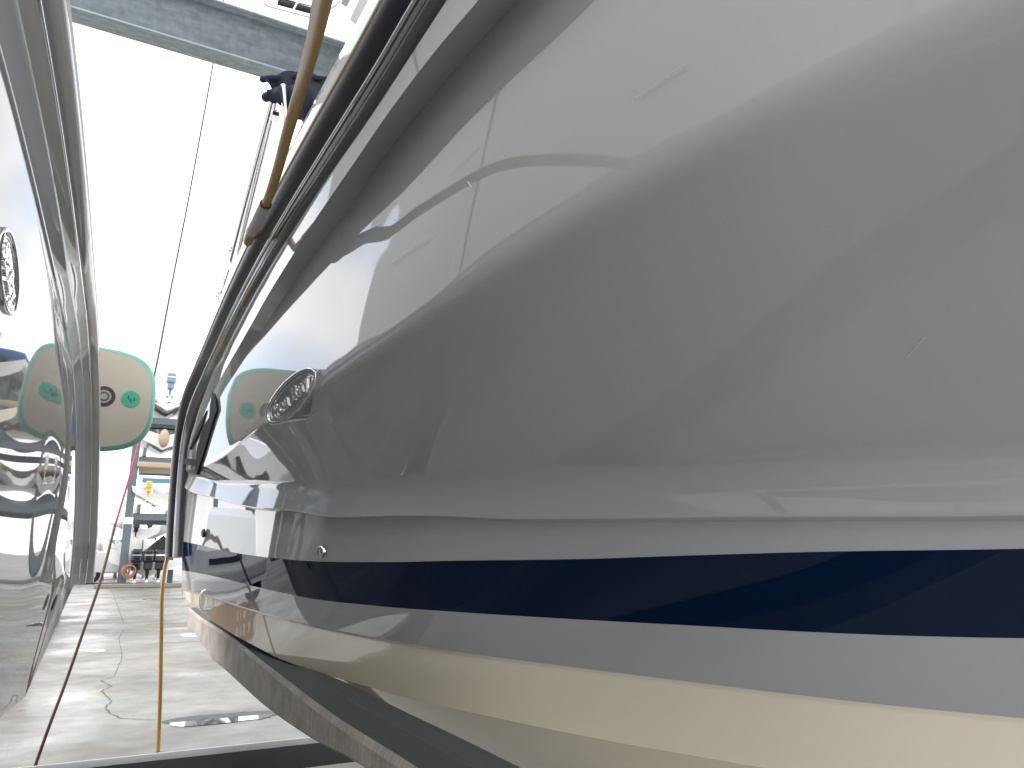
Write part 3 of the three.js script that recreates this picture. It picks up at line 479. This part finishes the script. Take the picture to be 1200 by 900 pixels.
// ---------------------------------------------------------------- far side of the yard: rack, boats, engines, truck
const FD = 33.4;
const hazeWhite = gel(rgb(0.72, 0.72, 0.7)), engineBlack = gel(rgb(0.012, 0.013, 0.016)), engineBlue = gel(rgb(0.16, 0.24, 0.36)), tan = std(rgb(0.42, 0.34, 0.24), 0.7), glassDark = std(rgb(0.02, 0.025, 0.03), 0.08);
const steelFar = galv;
function outboardParts(parent, x, y, z, k, mat) { // engine seen from astern; y = top of the cowl
  const cow = part('engine', [box(0.36 * k, 0.46 * k, 0.6 * k, x, y - 0.23 * k, z, 0.09 * k), box(0.27 * k, 0.26 * k, 0.5 * k, x, y - 0.56 * k, z, 0.05 * k)], mat, parent);
  const leg = new THREE.CylinderGeometry(0.15 * k, 0.05 * k, 0.62 * k, 10).scale(0.55, 1, 1.3).translate(x, y - 0.86 * k, z);
  part('lower_unit', [leg, new THREE.SphereGeometry(0.085 * k, 10, 8).scale(0.8, 0.8, 2.4).translate(x, y - 1.18 * k, z), box(0.26 * k, 0.02 * k, 0.4 * k, x, y - 1.0 * k, z + 0.05 * k)], mat, cow);
  const bl = []; for (let i = 0; i < 3; i++) { const g = new THREE.SphereGeometry(0.1 * k, 8, 6).scale(0.5, 1, 0.12).translate(0, 0.11 * k, 0); g.rotateZ(i * 2.094); g.translate(x, y - 1.18 * k, z + 0.22 * k); bl.push(g); }
  part('propeller', bl, MAT.chrome, cow);
  part('badge_stripe', box(0.3 * k, 0.035 * k, 0.01, x, y - 0.2 * k, z + 0.312 * k), MAT.chrome, cow);
}
function vHull(w, h, L, dead, bow = 0.5) {   // stern toward +z, origin at the keel's stern end
  const rows = []; for (let i = 0; i <= 16; i++) { const s = i / 16, k = Math.sqrt(Math.max(0.0004, 1 - Math.pow(s, 2.6))), r = bow * s * s; rows.push([[-w / 2 * k, h + r], [-w / 2 * k * 0.96, dead + 0.2 * h], [-w / 2 * k * 0.88, dead + 0.08 * h], [0, r * 1.0], [w / 2 * k * 0.88, dead + 0.08 * h], [w / 2 * k * 0.96, dead + 0.2 * h], [w / 2 * k, h + r]].map(([a, b]) => new THREE.Vector3(a, Math.max(b, r), -L * s))); }
  const tr = rows[0]; return [grid(rows), grid([tr, tr.map((p) => new THREE.Vector3(p.x * 0.02, h * 0.6, 0))])];
}
function place(list, x, y, z) { return list.map((g) => g.clone().translate(x, y, z)); }
function chocks(parent, x, y, z) { for (const s of [-1, 1]) part('bunk', box(0.12, 0.34, 5, x + s * 0.62, y + 0.17, z - 2.4), steelFar, parent); }
const yOf = (py) => P(185, py, FD).y, xOf = (px, py = 600) => P(px, py, FD).x;
{
  const levels = [yOf(602), yOf(536), yOf(490)], x0 = xOf(147, 640);
  const PH = yOf(452), posts = [x0, x0 + 6.4, x0 + 12.8, x0 - 8.5];
  const where = ['beside the coiled orange hose', 'past the bay of the three black engines', 'at the end of the row of racked boats', 'behind the parked white pickup'];
  posts.forEach((x, i) => { const c = thing('far_rack_post', 'steel rack post across the yard, ' + where[i], 'post', 'posts of the far boat rack'); part('shaft', [box(0.03, PH, 0.3, x, PH / 2, -FD), box(0.28, PH, 0.03, x, PH / 2, -FD + 0.15), box(0.28, PH, 0.03, x, PH / 2, -FD - 0.15)], steelFar, c); part('base_plate', box(0.6, 0.12, 0.6, x, 0.06, -FD), steelFar, c); if (!i) part('notice', box(0.34, 0.26, 0.02, x, yOf(611), -FD + 0.18), hazeWhite, c); });
  levels.forEach((y, i) => { const b = thing('far_rack_beam', ['lowest rack beam across the yard, under the boat with yellow engine pods', 'middle rack beam across the yard, under the tan and white hull', 'highest rack beam across the yard, under the boat with a blue outboard'][i], 'beam', 'beams of the far boat rack'); part('beam', box(12.5, 0.26, 0.2, x0 + 6.4, y - 0.13, -FD - 0.02), steelFar, b); part('rear_beam', box(12.5, 0.26, 0.2, x0 + 6.4, y - 0.13, -FD - 5), steelFar, b); });
  // top: centre console with a hard top and a blue-grey outboard
  const A = (name, label, x, y, hull, w, h) => { const t = thing(name, label, 'boat', 'boats in the far rack'); part('hull', place(vHull(w, h, 6.5, 0.4), x, y + 0.28, -FD + 0.35), hull, t); chocks(t, x, y, -FD + 0.1); return t; };
  let xa = xOf(197, 470), t = A('racked_boat', 'white console boat with hard top and one blue-grey outboard, highest in the far rack', xa, levels[2], hazeWhite, 2.3, 0.95);
  outboardParts(t, xa, yOf(441), -FD + 0.75, 0.95, engineBlue);
  part('hard_top', [box(1.9, 0.08, 1.6, xa, yOf(436), -FD - 1.4, 0.03)], hazeWhite, t); for (const s of [-1, 1]) part('top_post', bar(new THREE.Vector3(xa + s * 0.7, yOf(437), -FD - 0.8), new THREE.Vector3(xa + s * 0.6, yOf(460), -FD - 0.6), 0.03), MAT.chrome, t);
  for (const s of [-1, 1]) part('trim_tab', box(0.4, 0.06, 0.3, xa + s * 0.62, levels[2] + 0.62, -FD + 0.42), tan, t);
  t = A('racked_boat', 'white and tan hull with a single drive leg on the middle rack beam', xOf(191, 520), levels[1], hazeWhite, 2.3, 0.9);
  part('cover', box(2.2, 0.22, 4, xOf(191, 520), levels[1] + 1.22, -FD - 1.9, 0.06), engineBlack, t); part('drive_leg', new THREE.SphereGeometry(0.24, 12, 10).scale(0.8, 1.5, 1).translate(xOf(191, 520), levels[1] + 0.72, -FD + 0.45), tan, t);
  const xc = xOf(184, 590); t = A('racked_boat', 'open boat with yellow engine pods and canvas top on the lowest rack beam', xc, levels[0], hazeWhite, 1.9, 0.75);
  part('canopy', box(1.9, 0.24, 2.4, xc + 0.1, yOf(546), -FD - 0.9, 0.08), tan, t); for (const s of [-1, 1]) { part('canopy_post', bar(new THREE.Vector3(xc + 0.1 + s * 0.85, yOf(549), -FD - 0.2), new THREE.Vector3(xc + s * 0.85, yOf(575), -FD - 0.1), 0.025), MAT.chrome, t); outboardParts(t, xc + 0.05 + s * 0.42, yOf(566), -FD + 0.7, 0.62, gel(rgb(0.62, 0.42, 0.05))); }
  part('windscreen', box(1.2, 0.2, 0.05, xc, yOf(562), -FD - 0.6), std(rgb(0.12, 0.35, 0.5), 0.2), t);
  // bays further along, seen in the reflections on the pale boat
  const more = [['white boat with tan canvas on the middle rack beam', 1, hazeWhite, tan], ['navy hulled boat on the highest rack beam', 2, MAT.navy, hazeWhite], ['white boat with black cover on the lowest rack beam', 0, hazeWhite, engineBlack], ['cream hulled boat with brown cover on the middle rack beam', 1, MAT.cream, tan], ['white boat with blue cover on the highest rack beam', 2, hazeWhite, std(rgb(0.04, 0.14, 0.35), 0.8)], ['grey hulled boat with tan cover on the lowest rack beam', 0, MAT.grey, tan]];
  more.forEach(([lab, lv, hm, cm], i) => { const x = xa + 2.9 + (i % 3) * 0.12 + (i > 2 ? 3 : 0), q = A('racked_boat', lab, x, levels[lv], hm, 2.3, 0.9); part('cover', box(2.25, 0.3, 5, x, levels[lv] + 1.25, -FD - 2.3, 0.12), cm, q); outboardParts(q, x, levels[lv] + 1.75, -FD + 0.7, 0.9, i % 2 ? hazeWhite : engineBlack); });
  // ground row: three black outboards on a covered boat
  const g = thing('covered_boat', 'boat under a dark peaked cover with three black outboards, on the ground below the rack', 'boat'), xe = xOf(174, 660);
  part('hull', place(vHull(2.9, 1.1, 8, 0.45), xe, 0.35, -FD - 0.3), hazeWhite, g);
  [160, 174, 187].forEach((px) => outboardParts(g, xOf(px, 650), yOf(643.5), -FD + 0.35, 1.13, engineBlack));
  const cv = [[[xOf(172, 640), yOf(644)], [xOf(192, 628), yOf(627)], [xOf(205, 640), yOf(640)]].map(([x, y]) => new THREE.Vector3(x, y, -FD - 0.3)), [[xOf(172, 640), yOf(650)], [xOf(192, 628), yOf(640)], [xOf(205, 640), yOf(650)]].map(([x, y]) => new THREE.Vector3(x, y, -FD - 7))];
  part('cover', [grid(cv), grid([cv[0], cv[0].map((p) => new THREE.Vector3(p.x, 1.0, p.z))])], std(rgb(0.03, 0.03, 0.032), 0.9), g);
  for (const s of [-1, 1]) part('stand', box(0.2, 0.6, 0.2, xe + s * 0.9, 0.3, -FD - 1.5), steelFar, g);
  single('kerb', box(9, 0.14, 0.4, x0 + 3.6, 0.07, -FD + 0.62, 0.03), std(rgb(0.22, 0.2, 0.17), 0.9), 'low dark kerb on the ground in front of the far rack', 'kerb');
  const co = []; for (let k = 0; k < 7; k++) { const r = new THREE.TorusGeometry(0.2 + 0.05 * Math.sin(k * 2.1), 0.022, 8, 28); r.rotateX(0.3 * Math.sin(k)); r.rotateY(0.5 * Math.cos(k * 1.7)); r.translate(xOf(151, 668) + 0.03 * Math.sin(k * 1.3), yOf(669) + 0.02 * Math.cos(k), -FD + 0.36 + 0.045 * k); co.push(r); }
  single('coiled_hose', co, std(rgb(0.32, 0.15, 0.1), 0.6), 'orange hose coiled on the far rack post beside black engines', 'hose');
}
function wheel(parent, x, y, z, r) { const w = part('wheel', new THREE.TorusGeometry(r * 0.78, r * 0.24, 10, 28).translate(x, y, z), MAT.rubber, parent); part('rim', new THREE.CylinderGeometry(r * 0.6, r * 0.6, 0.16, 20).rotateX(Math.PI / 2).translate(x, y, z), MAT.chrome, w); }
function extrudeSide(pts, w, x, y, z, bev = 0.06) { const s = new THREE.Shape(pts.map(([a, b]) => new THREE.Vector2(a, b))); const g = new THREE.ExtrudeGeometry(s, { depth: w - 2 * bev, bevelEnabled: true, bevelSize: bev, bevelThickness: bev, bevelSegments: 3 }); g.translate(x, y, z - (w - 2 * bev) / 2); return g; }
{
  const D = 38.5, xr = P(139, 670, D).x, t = thing('white_pickup', 'white pickup truck parked across the yard beside the rack post', 'truck');
  part('body', extrudeSide([[0, 0.62], [0, 1.28], [-1.75, 1.3], [-1.8, 1.75], [-2.2, 1.8], [-3.35, 1.8], [-3.95, 1.28], [-5.2, 1.15], [-5.35, 0.9], [-5.3, 0.5], [-0.1, 0.5]], 1.9, xr, 0, -D), hazeWhite, t);
  part('window', box(1.2, 0.36, 0.02, xr - 2.65, 1.53, -D + 0.965), glassDark, t);
  for (const dx of [-1.08, -4.35]) for (const s of [-1, 1]) wheel(t, xr + dx, 0.38, -D + s * 0.86, 0.38);
  part('tail_lamp', box(0.06, 0.25, 0.14, xr + 0.05, 1.05, -D + 0.8), std(rgb(0.4, 0.02, 0.02), 0.3), t); part('bumper', box(0.14, 0.16, 1.8, xr + 0.1, 0.56, -D, 0.03), MAT.chrome, t);
  const spots = [[104, 655, 43, 2.4, 'pale boat hull on stands behind the white pickup', hazeWhite], [121, 652, 45, 2.4, 'white boat hull nearest the pickup cab roof, on stands', hazeWhite], [134, 656, 44, 2.2, 'white hull on stands between pickup and rack post', hazeWhite], [156, 628, 46, 2.6, 'white boat showing above the dark peaked cover', hazeWhite], [172, 626, 48, 2.6, 'silver boat behind the dark peaked cover', MAT.silver]];
  for (const [px, py, dd, w, lab, m] of spots) { const b = thing('stored_boat', lab, 'boat', 'boats stored behind the far rack'), top = P(px, py - 14, dd).y, x = P(px, py, dd).x, h = 1.1; part('hull', place(vHull(w, h, 6, 0.5), x, top - h, -dd), m, b); for (const s of [-1, 1]) part('stand', bar(new THREE.Vector3(x + s * 0.7, 0, -dd - 1), new THREE.Vector3(x + s * 0.5, top - h + 0.35, -dd - 1), 0.05), steelFar, b); outboardParts(b, x + 0.1, top + 0.15, -dd + 0.4, 0.85, px % 2 ? hazeWhite : engineBlack); }
  for (const [px, top, d2, lab] of [[119, 585, 60, 'thin pale mast behind the white hulls'], [125, 600, 64, 'shorter pale mast among the stored boats']]) { const a = P(px, top, d2); single('mast', new THREE.CylinderGeometry(0.04, 0.07, a.y, 8).translate(a.x, a.y / 2, a.z), hazeWhite, lab, 'mast'); }
}
// the part of the yard that shows as reflections in the grey hull
{
  const v = thing('white_van', 'white van parked in the yard past the stern of the pale boat', 'van'), D = 13.5, x = -0.75;
  const g = extrudeSide([[0, 0.35], [0.02, 0.9], [0.5, 1.08], [1.1, 1.9], [1.5, 2.05], [5.0, 2.05], [5.15, 1.9], [5.2, 0.35]], 1.95, 0, 0, 0, 0.08); g.rotateY(Math.PI / 2); g.translate(x - 0.97, 0, -D); part('body', g, gel(rgb(0.76, 0.77, 0.78)), v);
  for (const dz of [0.9, 4.2]) for (const s of [-1, 1]) { const w = part('wheel', new THREE.TorusGeometry(0.27, 0.085, 10, 28).rotateY(Math.PI / 2).translate(x - 0.97 + s * 0.88, 0.35, -D - dz), MAT.rubber, v); part('rim', new THREE.CylinderGeometry(0.2, 0.2, 0.18, 18).rotateZ(Math.PI / 2).translate(x - 0.97 + s * 0.88, 0.35, -D - dz), MAT.chrome, w); }
  part('bumper', box(1.9, 0.24, 0.16, x - 0.97, 0.48, -D + 0.06, 0.05), MAT.silver, v); part('grille', box(0.6, 0.1, 0.04, x - 0.97, 0.78, -D + 0.08, 0.01), MAT.black, v);
  part('windscreen', grid([[new THREE.Vector3(x - 1.75, 1.14, -D - 0.53), new THREE.Vector3(x - 0.2, 1.14, -D - 0.53)], [new THREE.Vector3(x - 1.65, 1.84, -D - 1.0), new THREE.Vector3(x - 0.3, 1.84, -D - 1.0)]]), glassDark, v);
  for (const s of [-1, 1]) part('headlight', box(0.32, 0.18, 0.06, x - 0.97 + s * 0.7, 0.84, -D + 0.03, 0.03), MAT.chrome, v);
  part('side_window', box(0.02, 0.5, 0.9, x + 0.01, 1.5, -D - 1.6), glassDark, v);
  const p = thing('wooden_pallet', 'brown wooden pallet leaning near the white van', 'pallet'), wd = std(rgb(0.2, 0.09, 0.045), 0.8);
  for (let i = 0; i < 6; i++) part('plank', box(0.05, 0.5, 0.02, -0.62 - i * 0.07, 0.27, -9.1 - 0.002 * i, 0.004), wd, p); for (const y of [0.08, 0.27, 0.46]) part('rail', box(0.44, 0.06, 0.05, -0.8, y, -9.15), wd, p);
}
renderer.render(scene, camera);
